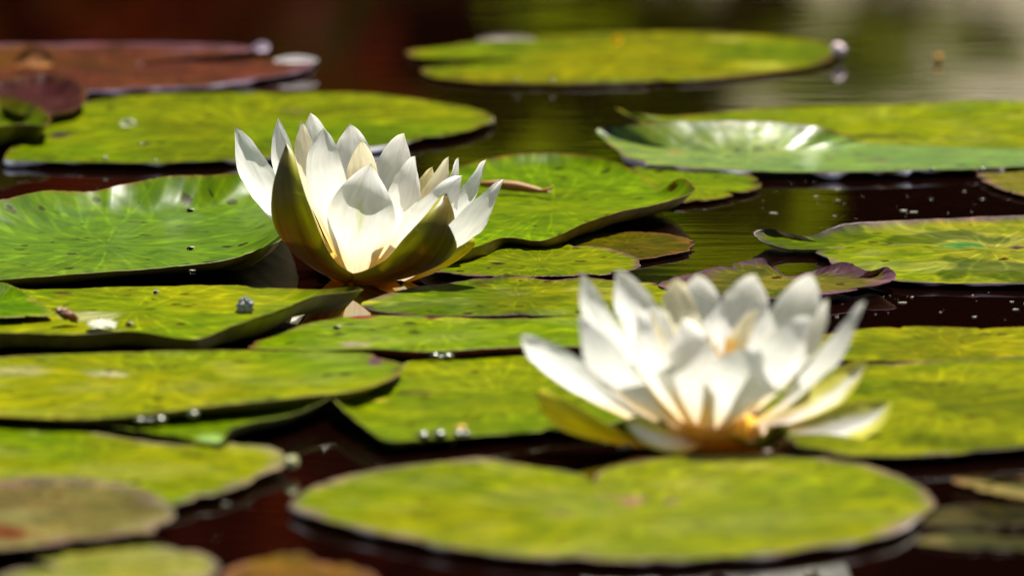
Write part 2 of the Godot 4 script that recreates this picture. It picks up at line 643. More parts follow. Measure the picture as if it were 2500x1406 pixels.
# pollen, dust and seed flecks on the water film; each patch: x0, x1, z, half depth, count
func debris(called: String, patches: Array) -> void:
	var g := RandomNumberGenerator.new()
	g.seed = 77
	var where: Array[Transform3D] = []
	for q in patches:
		for k in q[4]:
			var s := 0.00015 + 0.0006 * pow(g.randf(), 6.0)
			where.append(Transform3D(Basis.from_euler(Vector3(0, g.randf() * TAU, 0)).scaled(Vector3(s * g.randf_range(0.8, 3.5), s * 0.15, s)), Vector3(g.randf_range(q[0], q[1]), 0.0003, q[2] + g.randf_range(-q[3], q[3]))))
	var mm := MultiMesh.new()
	mm.transform_format = MultiMesh.TRANSFORM_3D
	var m := lump(Vector3.ONE, 0.3, 5.0, Color(0.5, 0.5, 0.42), Color(0.3, 0.3, 0.22), 6, 9)
	m.surface_set_material(0, M.matte)
	mm.mesh = m
	mm.instance_count = where.size()
	for k in where.size():
		mm.set_instance_transform(k, where[k])
	var o := MultiMeshInstance3D.new()
	o.name = called
	o.multimesh = mm
	o.set_meta("kind", "stuff")
	o.set_meta("label", "pale dust and pollen flecks scattered on the dark water film")
	o.set_meta("category", "debris")
	add_child(o, true)


func leaf_copies(called: String, parent: Node, centre: Vector3, r: Vector3, count: int, size: float, c1: Color, c2: Color, seed_at: int, hollow := 0.45) -> void:
	var rows := 5
	var p := PackedVector3Array()
	var c := PackedColorArray()
	for i in rows:
		var t := i / 4.0
		var half := 0.32 * sin(PI * clampf(t, 0.02, 0.98))
		for j in 3:
			p.append(Vector3((j - 1) * half, -0.12 * t * t + 0.07 * absf(j - 1), t))
			c.append(Color.WHITE)
	var mm := MultiMesh.new()
	mm.transform_format = MultiMesh.TRANSFORM_3D
	mm.use_colors = true
	var leaf := sheet(rows, 3, p, c, PackedVector2Array(), PackedVector2Array(), false, Vector3.UP)
	leaf.surface_set_material(0, M.foliage)
	mm.mesh = leaf
	mm.instance_count = count
	var g := RandomNumberGenerator.new()
	g.seed = seed_at
	for k in count:
		var d := Vector3(g.randfn(), g.randfn(), g.randfn()).normalized()
		var q := d * r * lerpf(hollow, 1.0, sqrt(g.randf()))
		q *= 1.0 + 0.45 * noise.get_noise_3dv(d * 55.0 + Vector3.ONE * seed_at * 13.0)
		var turn := Basis.from_euler(Vector3(g.randf_range(-0.7, 0.9), g.randf() * TAU, g.randf_range(-0.7, 0.7))).scaled(Vector3.ONE * size * g.randf_range(0.6, 1.35))
		mm.set_instance_transform(k, Transform3D(turn, centre + q))
		mm.set_instance_color(k, c1.lerp(c2, clampf(0.5 + 1.2 * noise.get_noise_3dv((centre + q) * 90.0) + g.randf_range(-0.25, 0.25), 0, 1)))
	var o := MultiMeshInstance3D.new()
	o.name = called
	o.multimesh = mm
	o.set_meta("kind", "stuff")
	parent.add_child(o, true)


func shrub(called: String, label: String, cat: String, at: Vector3, clumps: Array, size: float, c1: Color, c2: Color, seed_at: int, group := "") -> void:
	var t := thing(called, label, cat, at, group)
	var k := 0
	for q in clumps:
		var centre := Vector3(q[0], q[1], q[2])
		var mid := Vector3(centre.x * 0.35, centre.y * 0.45, centre.z * 0.35)
		obj("stem", tube([Vector3(0, -0.3, 0), mid, centre], [0.03, 0.02, 0.006], 7, Color(0.07, 0.05, 0.035)), M.bark, t)
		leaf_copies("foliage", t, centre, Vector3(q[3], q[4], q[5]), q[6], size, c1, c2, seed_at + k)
		k += 1


# ---------- ground ----------
func ground_height(x: float, z: float) -> float:
	var q := sqrt(pow(x / 9.0, 2.0) + pow((z + 1.6) / 6.0, 2.0))
	var h := lerpf(-0.45, 0.07, smoothstep(0.965, 1.03, q))
	h += clampf((-7.62 - z) * 0.6, 0.0, 1.08) * smoothstep(-7.4, -7.7, z)
	return h + 0.05 * noise.get_noise_2d(x * 40.0, z * 40.0) * smoothstep(0.98, 1.1, q)


func ground_mesh() -> ArrayMesh:
	var p := PackedVector3Array()
	var c := PackedColorArray()
	var cols := 193
	var radii := [0.0, 0.5, 0.9, 0.95, 0.98, 1.0, 1.02, 1.04]
	for k in 34:
		radii.append(1.05 + 0.035 * (k + 1) + 0.0012 * k * k)
	for k in 16:
		radii.append(radii[-1] * 1.28 + 0.05)
	for s in radii:
		for j in cols:
			var w := TAU * (j % (cols - 1)) / (cols - 1)
			var x: float = cos(w) * 9.0 * s
			var z: float = sin(w) * 6.0 * s - 1.6
			p.append(Vector3(x, ground_height(x, z), z))
			var g := noise.get_noise_2d(x * 120.0, z * 120.0)
			var k := Color(0.012, 0.006, 0.003).lerp(Color(0.012, 0.012, 0.004), clampf(0.5 + g * 1.5, 0, 1))
			var sand := smoothstep(0.05, 0.3, x + 0.2 * g) * smoothstep(-7.5, -7.7, z) * smoothstep(4.0, 2.5, x)
			c.append(k.lerp(Color(0.33, 0.29, 0.2).lerp(Color(0.27, 0.235, 0.18), clampf(0.5 + g * 2.0, 0, 1)), sand))
	return sheet(radii.size(), cols, p, c, PackedVector2Array(), PackedVector2Array(), true, Vector3.UP)


func _ready() -> void:
	# camera: a long lens from low on the near bank
	var cam := Camera3D.new()
	cam.name = "camera"
	cam.position = Vector3(0, 0.755, 5.406)
	cam.rotation = Vector3(-0.13919, 0, 0)
	var lens := CameraAttributesPhysical.new()
	lens.frustum_focal_length = 512.0
	lens.frustum_focus_distance = 5.49
	lens.frustum_near = 0.1
	lens.frustum_far = 400.0
	lens.exposure_aperture = 13.0
	cam.attributes = lens
	cam.fov = 2.6848
	cam.near = 0.1
	cam.far = 400.0
	add_child(cam)
	cam.current = true

	# summer sky
	var sky_mat := ProceduralSkyMaterial.new()
	sky_mat.sky_top_color = Color(0.52, 0.60, 0.70)
	sky_mat.sky_horizon_color = Color(0.78, 0.80, 0.80)
	sky_mat.sky_curve = 0.15
	sky_mat.sky_energy_multiplier = 0.52
	sky_mat.ground_bottom_color = Color(0.16, 0.15, 0.1)
	sky_mat.ground_horizon_color = Color(0.5, 0.55, 0.55)
	sky_mat.sun_angle_max = 1.0
	var env := Environment.new()
	env.background_mode = Environment.BG_SKY
	env.sky = Sky.new()
	env.sky.sky_material = sky_mat
	env.tonemap_mode = Environment.TONE_MAPPER_LINEAR
	env.tonemap_exposure = 3.0
	env.sdfgi_enabled = true
	env.ssao_enabled = true
	env.ssil_enabled = true
	var we := WorldEnvironment.new()
	we.name = "sky"
	we.environment = env
	add_child(we)
	var sun := DirectionalLight3D.new()
	sun.name = "sun"
	sun.light_energy = 1.35
	sun.light_color = Color(1.0, 0.975, 0.93)
	sun.light_angular_distance = 0.5
	sun.shadow_enabled = true
	sun.basis = Basis.looking_at(-Vector3(0.22, 0.88, -0.36).normalized(), Vector3.UP)
	add_child(sun)

	noise.seed = 7
	noise.frequency = 0.03
	noise.fractal_octaves = 3
	fine.seed = 9
	fine.frequency = 0.09
	fine.fractal_octaves = 3
	rng.seed = 1
	make_materials()

	# the pond and its banks
	struct("ground", ground_mesh(), M.matte)
	var wp := PackedVector3Array()
	for i in 2:
		for j in 2:
			wp.append(Vector3(-9.6 + 19.2 * j, 0, -8.2 + 13.2 * i))
	struct("pond_water", sheet(2, 2, wp, PackedColorArray(), PackedVector2Array(), PackedVector2Array(), false, Vector3.UP), M.water)
	shrub("maple_shrub", "dark red-leaved maple shrub on the far bank beyond the maroon lily pad", "shrub", Vector3(-0.9, 0.1, -8.1),
		[[0.12, 0.75, 0.1, 0.7, 0.45, 0.4, 2200], [-0.9, 0.8, 0.0, 0.8, 0.6, 0.4, 1400], [0.5, 1.36, 1.1, 0.75, 0.33, 0.45, 2200], [-0.7, 1.7, 0.2, 0.8, 0.6, 0.5, 1400]], 0.055, Color(0.06, 0.007, 0.001), Color(0.14, 0.018, 0.002), 50)
	shrub("green_shrub", "yellow-green leafy shrub on the far bank beside the red maple", "shrub", Vector3(0.08, 0.10, -8.10),
		[[0.02, 0.70, 0.20, 0.107, 0.020, 0.075, 420], [-0.10, 0.83, 0.30, 0.053, 0.051, 0.037, 420], [0.06, 0.85, 0.10, 0.054, 0.038, 0.038, 260], [0.17, 0.95, 0.10, 0.074, 0.059, 0.052, 420]], 0.034, Color(0.17, 0.27, 0.004), Color(0.38, 0.42, 0.006), 70)
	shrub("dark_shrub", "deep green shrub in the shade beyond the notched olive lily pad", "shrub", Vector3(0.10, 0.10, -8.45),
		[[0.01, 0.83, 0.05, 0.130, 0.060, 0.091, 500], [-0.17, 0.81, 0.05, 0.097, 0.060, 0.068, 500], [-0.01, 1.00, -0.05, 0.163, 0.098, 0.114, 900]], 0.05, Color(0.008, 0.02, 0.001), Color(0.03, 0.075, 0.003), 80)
	shrub("ground_shrub", "low olive shrub clumps growing on the sandy far slope", "shrub", Vector3(0.45, 0.40, -8.60),
		[[-0.16, 0.48, 0.10, 0.061, 0.021, 0.042, 150], [-0.01, 0.50, 0.00, 0.071, 0.028, 0.049, 170], [-0.06, 0.58, -0.10, 0.099, 0.028, 0.070, 220], [0.10, 0.54, -0.10, 0.047, 0.019, 0.033, 110], [-0.27, 0.56, 0.20, 0.060, 0.037, 0.042, 200], [-0.19, 0.53, 0.10, 0.056, 0.033, 0.039, 180], [-0.22, 0.50, 0.20, 0.042, 0.046, 0.032, 110]], 0.035, Color(0.14, 0.19, 0.006), Color(0.24, 0.26, 0.01), 90)
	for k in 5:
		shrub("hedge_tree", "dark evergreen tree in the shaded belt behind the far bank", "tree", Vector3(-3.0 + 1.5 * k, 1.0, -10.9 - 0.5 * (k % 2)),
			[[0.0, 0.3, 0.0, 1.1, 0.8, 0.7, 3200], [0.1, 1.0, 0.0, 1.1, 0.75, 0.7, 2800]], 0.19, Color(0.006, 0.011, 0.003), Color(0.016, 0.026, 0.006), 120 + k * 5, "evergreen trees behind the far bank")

	# lily pads, farthest first
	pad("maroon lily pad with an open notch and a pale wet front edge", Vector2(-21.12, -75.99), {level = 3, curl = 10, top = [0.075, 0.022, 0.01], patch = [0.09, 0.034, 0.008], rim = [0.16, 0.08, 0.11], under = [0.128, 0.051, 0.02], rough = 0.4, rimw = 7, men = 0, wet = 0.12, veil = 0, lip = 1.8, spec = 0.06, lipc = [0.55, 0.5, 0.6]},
		[-34.6, -76.5, 0, -30.43, -84.65, 0, -26.27, -85.58, 1, -22.09, -86.11, 1, -17.45, -85.93, 1, -13.65, -84.88, 1, -12.79, -83.82, 1, -14.46, -83.65, 1, -16.96, -83.12, 1, -18.38, -81.68, 0, -18.85, -77.7, 0, -17.26, -78.73, 0, -14.36, -79.25, 0, -11.88, -80.46, 0, -10.11, -80.46, 0, -10.36, -76.5, 0, -12.55, -72.25, 0, -15.76, -68.72, 0, -21.22, -66.89, 0, -25.46, -65.89, 0, -30.66, -68.05, 0])
	pad("small cupped purple lily pad resting against the maroon one", Vector2(-23.14, -58.54), {level = 4, curl = 22, top = [0.05, 0.012, 0.01], patch = [0.056, 0.016, 0.015], rim = [0.11, 0.05, 0.02], under = [0.128, 0.076, 0.008], rough = 0.4, rimw = 5, men = 0, wet = 0.12, veil = 0, lip = 0, spec = 0.06, lipc = [0.42, 0.4, 0.42]},
		[-26.16, -63.2, 5, -25.39, -64.39, 7, -24.24, -66.08, 8, -23.25, -66.92, 8, -21.96, -64.91, 8, -21.13, -61.58, 7, -20.96, -58.29, 6, -21.22, -55.52, 5, -22.15, -53.43, 5, -22.92, -52.63, 5, -24.15, -53.43, 5, -25.55, -58.27, 5])
	pad("cupped dark green lily pad with a curled front lip beside it", Vector2(-25.18, -49.46), {level = 4, curl = 18, top = [0.045, 0.077, 0.0012], patch = [0.072, 0.096, 0.0009], rim = [0.12, 0.08, 0.012], under = [0.102, 0.09, 0.008], rough = 0.42, rimw = 5, men = 0, wet = 0.12, veil = 0, lip = 0, spec = 0.06, lipc = [0.42, 0.4, 0.42]},
		[-27.74, -53.45, 8, -26.24, -55.87, 9, -25.07, -56.52, 9, -23.81, -55.06, 9, -22.77, -51.36, 9, -22.35, -48.66, 8, -22.41, -45.51, 9, -23.42, -45.19, 10, -24.53, -43.46, 11, -26.03, -41.9, 11, -27.57, -45.5, 10])
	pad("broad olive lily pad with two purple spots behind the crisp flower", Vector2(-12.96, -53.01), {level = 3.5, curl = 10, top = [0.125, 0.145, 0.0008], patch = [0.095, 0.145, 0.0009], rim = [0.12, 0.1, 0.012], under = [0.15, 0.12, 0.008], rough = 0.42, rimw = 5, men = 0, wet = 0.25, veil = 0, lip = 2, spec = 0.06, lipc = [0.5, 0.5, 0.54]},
		[-24.24, -40.11, 0, -23.74, -48.29, 0, -22.5, -57.33, 0, -20.57, -62.85, 0, -17.31, -65.65, 0, -12.43, -66.15, 0, -7.12, -65.49, 0, -3.85, -62.2, 0, -1.61, -58.94, 0, -0.94, -55.72, 0, -1.89, -51.43, 0, -4.93, -46.73, 0, -8.82, -42.56, 0, -13.46, -39.81, 0, -16.55, -38.6, 0, -20.45, -38.9, 0, -23.2, -39.51, 0],
		[[-21.9, -49.38, 0.56, 0.94, 0.03, 0.008, 0.02], [-17.74, -45.95, 0.35, 0.77, 0.05, 0.01, 0.02], [-10.67, -58.62, 0.81, 0.81, 0.12, 0.11, 0.02]])
	pad("long olive lily pad with a pinkish white tip, alone on the far water", Vector2(5.22, -80.94), {level = 2, curl = 10, top = [0.144, 0.142, 0.0009], patch = [0.096, 0.136, 0.0009], rim = [0.13, 0.07, 0.02], under = [0.15, 0.12, 0.008], rough = 0.42, rimw = 5, men = 0, wet = 0.2, veil = 0, lip = 0, spec = 0.06, lipc = [0.42, 0.4, 0.42]},
		[-5.55, -83.73, 0, -3.16, -86.72, 0, -1.48, -88.84, 0, 1.06, -89.56, 0, 5.31, -92.24, 0, 9.57, -92.78, 0, 13.77, -90.81, 0, 16.25, -87.96, 0, 17.06, -85.48, 0, 16.5, -81.64, 0, 14.52, -77.32, 0, 11.35, -73.74, 0, 7.2, -71.71, 0, 1.03, -70.7, 0, -2.67, -72.05, 0, -4.34, -74.42, 0, -4.6, -76.63, 0, -3.12, -78.18, 0, -0.42, -79.9, 0, 0.73, -80.59, 0, -1.04, -81.64, 0, -3.55, -81.29, 0, -5.23, -81.98, 0],
		[[11.21, -89.56, 1.27, 1.42, 0.26, 0.25, 0.03], [12.67, -78.18, 1.45, 1.71, 0.26, 0.27, 0.02]])
	pad("flat olive-green lily pad with a thin brown upturned left tip, behind the glossy upturned one", Vector2(18.73, -52.61), {level = 2, curl = 16, top = [0.149, 0.172, 0.0006], patch = [0.096, 0.148, 0.0008], rim = [0.13, 0.06, 0.012], under = [0.128, 0.076, 0.008], rough = 0.4, rimw = 3, men = 0, wet = 0.12, veil = 0.15, lip = 0, spec = 0.06, lipc = [0.42, 0.4, 0.42]},
		[33.02, -54.99, 0, 32.5, -45.57, 0, 24.55, -43.72, 0, 18.7, -45.26, 0, 12.84, -47.12, 0, 8.93, -50.24, 0, 6.78, -52.61, 1, 5.98, -52.95, 5, 5.06, -55.36, 7, 6.21, -55.5, 4, 7.82, -55.97, 2, 10.06, -58.37, 1, 13.14, -61.12, 0, 18.22, -62.26, 0, 25.37, -63.73, 0],
		[[17.86, -49.93, 1.79, 1.1, 0.06, 0.07, 0.004]])
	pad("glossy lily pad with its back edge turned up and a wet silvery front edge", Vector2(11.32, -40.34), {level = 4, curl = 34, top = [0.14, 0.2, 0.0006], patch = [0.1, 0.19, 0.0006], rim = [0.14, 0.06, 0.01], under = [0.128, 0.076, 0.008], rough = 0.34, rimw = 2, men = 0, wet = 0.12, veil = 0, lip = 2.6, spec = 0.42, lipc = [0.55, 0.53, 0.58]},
		[4, -45.84, 6, 4.71, -42.91, 3, 5.55, -38.8, 1, 7.19, -37.31, 0, 10.65, -35.65, 0, 14.51, -34.9, 0, 20.34, -35.8, 0, 24.26, -36.85, 0, 29.2, -38.67, 0, 30.33, -41.71, 0, 23.56, -43.71, 0, 18.69, -44.94, 0, 17.14, -45.56, 0, 16.58, -45.24, 2, 15.94, -45.06, 5, 14.75, -44.57, 9, 12.78, -44.87, 11, 9.84, -44.94, 11.5, 6.89, -45.02, 11, 5.32, -45.35, 9],
		[[17.35, -39.42, 0.49, 0.76, 0.1, 0.03, 0.01], [7.83, -42.17, 0.35, 0.61, 0.25, 0.1, 0.02], [15.76, -45.56, 0.39, 0.62, 0.3, 0.2, 0.01]])
	pad("large shiny grass-green lily pad with rolled back edge, left of the crisp flower", Vector2(-18.29, -8.44), {level = 5, curl = 32, top = [0.08, 0.155, 0.0003], patch = [0.1, 0.17, 0.0003], rim = [0.15, 0.12, 0.012], under = [0.128, 0.106, 0.008], rough = 0.33, rimw = 2, men = 0, wet = 0.12, veil = 0, lip = 0, spec = 0.15, lipc = [0.42, 0.4, 0.42]},
		[-27.87, -8.04, 8, -25.5, -12.81, 10, -23.36, -15.12, 12, -21.58, -17.51, 13, -19.4, -19.49, 10, -18.28, -19.85, 12, -16.07, -21.8, 14, -14.21, -23, 13, -12.36, -25.12, 11, -10.83, -24.34, 8, -9.78, -13.42, 12, -10.17, 0.58, 16, -11.45, 0.49, 10, -12.51, 1.7, 8, -15.38, 2.9, 6, -18.93, 4.87, 6, -22.46, 6.83, 6, -25.64, 7.87, 6])
	pad("bright green lily pad with a wavy brown edge and a dead leaf on it", Vector2(1.89, -21.72), {level = 5, curl = 14, top = [0.099, 0.168, 0.0009], patch = [0.104, 0.152, 0.0008], rim = [0.14, 0.08, 0.012], under = [0.14, 0.098, 0.008], rough = 0.38, rimw = 2, men = 0, wet = 0.12, veil = 0, lip = 0, spec = 0.06, lipc = [0.42, 0.4, 0.42]},
		[-4.7, -18.09, 2, -3.64, -28.88, 3, -1.93, -33.59, 5, -0.39, -35.53, 6, 1.55, -36.59, 6, 3.68, -36.15, 5, 5.21, -33.91, 4, 6.52, -29.67, 1, 6.91, -27.06, 0, 7.52, -25.83, 7, 8.03, -25.51, 8, 8.45, -21.44, 8, 7.34, -18.89, 7, 4.67, -14.35, 7, 3.16, -11.18, 6, 1.47, -7.42, 4, -0.37, -8.24, 4, -1.56, -4.51, 5, -3.11, -2.81, 4, -4.43, -8.34, 2])
	pad("low olive lily pad tucked behind the wavy-edged green one", Vector2(8.47, -31.97), {level = 2, curl = 10, top = [0.13, 0.14, 0.0009], patch = [0.095, 0.145, 0.0009], rim = [0.09, 0.05, 0.012], under = [0.15, 0.12, 0.008], rough = 0.42, rimw = 5, men = 0, wet = 0.12, veil = 0, lip = 0, spec = 0.06, lipc = [0.42, 0.4, 0.42]},
		[5.64, -37.64, 0, 7.58, -37.94, 0, 9.9, -36.74, 0, 11.41, -34.94, 0, 11.7, -31.68, 0, 10.52, -28.45, 0, 8.57, -25.84, 0, 6.67, -26.13, 0, 5.39, -31.97, 0])
	pad("speckled olive lily pad with a thin purple edge, just right of the crisp flower's foot", Vector2(1.28, -3.76), {level = 4, curl = 10, top = [0.135, 0.155, 0.0018], patch = [0.096, 0.128, 0.0015], rim = [0.11, 0.05, 0.05], under = [0.15, 0.12, 0.008], rough = 0.42, rimw = 4, men = 0, wet = 0.12, veil = 0, lip = 0, spec = 0.06, lipc = [0.42, 0.4, 0.42]},
		[-3.83, -1.76, 0, -3.12, -5.38, 0, -2.03, -8.09, 0, 0, -9.31, 0, 2.78, -9.59, 0, 4.61, -7.81, 0, 5.65, -4.7, 0, 5.7, -2.16, 0, 4.55, -0.04, 0, 0.91, 0.76, 0, -2.18, 0.49, 0],
		[[-0.64, -3.36, 0.4, 0.53, 0.03, 0.008, 0.008]])
	pad("half-sunken brown-olive lily pad beside the speckled one at the open water", Vector2(5.19, -10.64), {level = 2, curl = 10, top = [0.054, 0.043, 0.0009], patch = [0.064, 0.056, 0.0009], rim = [0.12, 0.05, 0.012], under = [0.15, 0.12, 0.008], rough = 0.42, rimw = 5, men = 0, wet = 0.12, veil = 0, lip = 0, spec = 0.06, lipc = [0.42, 0.4, 0.42]},
		[1.48, -10.64, 0, 2.42, -12.7, 0, 3.73, -14.5, 0, 5.8, -15.2, 0, 7.46, -14.09, 0, 8.31, -11.74, 0, 8.19, -9.82, 0, 6.82, -7.37, 0, 5.7, -6.02, 0, 3.67, -5.21, 0, 1.84, -6.56, 0])
	pad("flat pale-olive lily pad with wet patches and a raised mauve snout-like tip", Vector2(21.61, -8.27), {level = 3, curl = 9, top = [0.167, 0.172, 0.01], patch = [0.128, 0.16, 0.0018], rim = [0.13, 0.07, 0.09], under = [0.255, 0.178, 0.07], rough = 0.42, rimw = 6, men = 0, wet = 0.5, veil = 0.3, lip = 1.2, spec = 0.06, lipc = [0.4, 0.3, 0.34]},
		[10.94, -12.39, 3, 11.73, -12.76, 4, 12.46, -12.39, 3, 13.28, -11.74, 2, 13.77, -12.75, 1, 14.34, -13.22, 3, 15.12, -14.43, 4, 16.85, -16.01, 3, 19.72, -17.74, 2, 23.51, -18.73, 2, 29.28, -21.07, 0, 30.56, -9.91, 0, 28.09, 2.14, 0, 22.64, 2.54, 0, 19.02, 2.27, 0, 17.05, 1.62, 0, 15.33, -1.55, 0, 13.96, -5.29, 0, 13.56, -7.73, 0, 14.99, -9.64, 0, 16.68, -10.32, 0, 18.91, -10.46, 0, 16.66, -9.5, 0, 13.87, -9.09, 0, 12.2, -8.9, 1, 11.28, -9.08, 3],
		[[20.37, -9.91, 1.11, 1.09, 0.06, 0.16, 0.03], [22.86, -9.5, 0.56, 0.55, 0.05, 0.01, 0.03]])
	pad("dark purple-edged lily pad split by a notch, in front of the pale-olive one", Vector2(12.1, 4.23), {level = 5, curl = 8, top = [0.108, 0.086, 0.01], patch = [0.104, 0.112, 0.007], rim = [0.13, 0.05, 0.09], under = [0.204, 0.076, 0.04], rough = 0.42, rimw = 13, men = 0, wet = 0.3, veil = 0, lip = 0, spec = 0.06, lipc = [0.42, 0.4, 0.42]},
		[6.46, 4.1, 0, 8.17, 0.88, 1, 10.05, -2.31, 1, 11.3, -2.79, 2, 11.66, -0.98, 1, 12.25, 1.21, 0, 13.44, 1.07, 2, 14.83, -0.14, 4, 15.77, 1.79, 3, 16.75, 0.73, 3, 16.97, 3.18, 2, 15.31, 5.4, 0, 13.28, 7.6, 0, 10.75, 8.5, 0, 8.08, 7.21, 0])
	pad("small pinkish-olive lily pad with a brown edge at the far right waterline", Vector2(24.51, -33.45), {level = 2, curl = 10, top = [0.153, 0.129, 0.015], patch = [0.112, 0.104, 0.01], rim = [0.17, 0.09, 0.07], under = [0.15, 0.12, 0.008], rough = 0.42, rimw = 5, men = 0, wet = 0.12, veil = 0, lip = 0, spec = 0.06, lipc = [0.42, 0.4, 0.42]},
		[22.03, -35.24, 0, 22.92, -37.19, 0, 25.51, -38.69, 0, 26.82, -33.45, 0, 25.79, -27.58, 0, 23.9, -28.16, 0, 22.69, -31.24, 0])
	pad("broad olive lily pad with a curled rim and a grey scale on it", Vector2(-16.35, 12.64), {level = 6, curl = 11, top = [0.171, 0.189, 0.0008], patch = [0.104, 0.16, 0.0009], rim = [0.13, 0.1, 0.012], under = [0.128, 0.114, 0.008], rough = 0.42, rimw = 2, men = 0, wet = 0.12, veil = 0, lip = 0, spec = 0.06, lipc = [0.42, 0.4, 0.42]},
		[-26.59, 17.5, 6, -24.51, 9.09, 2, -22.46, 6.83, 1, -20.32, 6.37, 0, -17.11, 5.59, 0, -12.44, 4.94, 0, -9.87, 7.54, 2, -8.04, 9.94, 5, -6.96, 10.59, 7, -6.44, 10.65, 6, -8.5, 14.83, 9, -9.99, 19.82, 10, -12.02, 23.37, 8, -13.35, 25.64, 6, -16.17, 24.14, 7, -18.58, 24.99, 7, -21.72, 24.63, 7, -24.81, 25.36, 7],
		[[-17.64, 16.66, 0.49, 1.24, 0.5, 0.5, 0.42], [-19.74, 7.4, 0.45, 0.52, 0.1, 0.02, 0.01], [-18.24, 14.54, 1.42, 1.75, 0.26, 0.26, 0.1]])
	pad("green leaf corner with a yellowish midrib, lying over the broad curled-rim pad", Vector2(-22.91, 13.11), {level = 9, curl = 14, top = [0.072, 0.146, 0.0018], patch = [0.08, 0.144, 0.0018], rim = [0.2, 0.2, 0.02], under = [0.15, 0.12, 0.008], rough = 0.42, rimw = 4, men = 0, wet = 0.12, veil = 0, lip = 0, spec = 0.06, lipc = [0.42, 0.4, 0.42]},
		[-25.72, 13.72, 3, -23.36, 10.73, 6, -22.3, 10.48, 6, -21.58, 10.85, 4, -20.58, 13.64, 2, -19.81, 16.14, 0, -20.98, 16.89, 0, -23.08, 17.27, 0, -25.23, 16.64, 0])
	pad("olive lily pad with a ragged purple back edge, directly in front of the crisp flower", Vector2(0.36, 7.4), {level = 4, curl = 10, top = [0.153, 0.163, 0.0009], patch = [0.088, 0.136, 0.0012], rim = [0.1, 0.04, 0.05], under = [0.15, 0.12, 0.008], rough = 0.42, rimw = 5, men = 0, wet = 0.3, veil = 0.25, lip = 0, spec = 0.06, lipc = [0.42, 0.4, 0.42]},
		[-6.61, 9.83, 0, -5.75, 7.01, 0, -4.51, 4.68, 0, -2.71, 2.86, 0, -1.27, 1.74, 1, 0, 1.8, 2, 1.81, 2.66, 1, 3.08, 1.74, 1, 4.53, 2.07, 0, 7.04, 4.16, 0, 8.05, 9.32, 0, 6.93, 12.5, 0, 4.43, 13.89, 0, 0.89, 13, 0, -2.66, 13.26, 0, -5.16, 12.63, 0],
		[[-1.27, 2.86, 0.54, 0.52, 0.06, 0.05, 0.005], [-1.26, 3.77, 0.45, 0.39, 0.06, 0.05, 0.005], [-6.44, 9.07, 0.72, 0.89, 0.26, 0.26, 0.01]])
	pad("bright green lily pad with a red-brown wavy front edge, between the two flowers", Vector2(-2.99, 19.07), {level = 5, curl = 9, top = [0.117, 0.176, 0.001], patch = [0.136, 0.168, 0.0009], rim = [0.1, 0.02, 0.015], under = [0.178, 0.038, 0.01], rough = 0.42, rimw = 4, men = 0, wet = 0.12, veil = 0.2, lip = 0, spec = 0.06, lipc = [0.42, 0.4, 0.42]},
		[-11.48, 24.16, 1, -10.34, 20.05, 0, -8.66, 15.84, 0, -6.91, 14.08, 0, -4.43, 13.83, 0, -0.89, 14.84, 0, 3.01, 14.08, 0, 6.18, 16.34, 0, 7.18, 20.67, 0, 5.4, 23.71, 0, 2.26, 24.61, 2, -0.87, 25.66, 3, -3.81, 26.75, 3, -6.07, 25.9, 3, -8.5, 25.82, 2, -10.25, 24.64, 1],
		[[-4.22, 19.07, 0.28, 0.62, 0.03, 0.04, 0.004], [-4.41, 16.34, 0.35, 0.5, 0.04, 0.05, 0.004], [-6.74, 13.83, 1.06, 0.88, 0.16, 0.02, 0.02], [-2.31, 13.83, 1.06, 1.76, 0.27, 0.28, 0.01], [-3.37, 14.21, 0.53, 0.63, 0.08, 0.02, 0.015], [-6.81, 22.5, 0.7, 0.61, 0.26, 0.2, 0.15]])
	pad("long olive lily pad with pale streaks and a brownish scar near its rounded right end", Vector2(-14.81, 35.27), {level = 8, curl = 8, top = [0.18, 0.189, 0.0008], patch = [0.104, 0.16, 0.0008], rim = [0.13, 0.09, 0.02], under = [0.15, 0.12, 0.008], rough = 0.42, rimw = 5, men = 0, wet = 0.12, veil = 0.2, lip = 0, spec = 0.06, lipc = [0.42, 0.4, 0.42]},
		[-26.33, 36.43, 0, -23.54, 30.57, 0, -21.57, 28.42, 0, -18.16, 27.23, 0, -12.99, 26.38, 0, -7.79, 26.75, 0, -5.53, 27.71, 0, -4.58, 31.01, 1, -4.77, 34.76, 2, -5.91, 39.15, 3, -8.41, 41.44, 3, -11.72, 43.71, 3, -15.83, 46.3, 2, -17.47, 46.97, 2, -20.85, 45.75, 1, -24.31, 43.29, 0],
		[[-20.72, 32.34, 1.37, 1.64, 0.2, 0.2, 0.06], [-16.93, 33.16, 1.03, 0.82, 0.3, 0.28, 0.12], [-5.77, 29.38, 0.38, 1.9, 0.1, 0.05, 0.05]])
	pad("ribbed olive lily pad with a raised corner, under the blurred flower's outer petals", Vector2(-0.51, 37.2), {level = 4, curl = 10, top = [0.153, 0.176, 0.0008], patch = [0.096, 0.144, 0.0008], rim = [0.2, 0.22, 0.04], under = [0.076, 0.076, 0.008], rough = 0.42, rimw = 2, men = 0, wet = 0.12, veil = 0, lip = 0, spec = 0.06, lipc = [0.42, 0.4, 0.42]},
		[-7.35, 40.1, 5, -6.78, 37.59, 4, -5.96, 35.08, 2, -4.5, 27.12, 0, -2.6, 25.44, 0, 0.87, 25.44, 0, 3.46, 27.24, 0, 5.99, 32.56, 0, 5.9, 40.63, 0, 3.85, 44.57, 0, 1.17, 46.46, 0, -1.66, 48.44, 1, -4.13, 50.2, 2, -5.12, 50.63, 3, -6.15, 47.21, 4, -6.86, 43.96, 5],
		[[-4.08, 36.05, 0.85, 0.58, 0.07, 0.05, 0.01], [-5.76, 38.12, 0.68, 0.57, 0.3, 0.27, 0.02]])
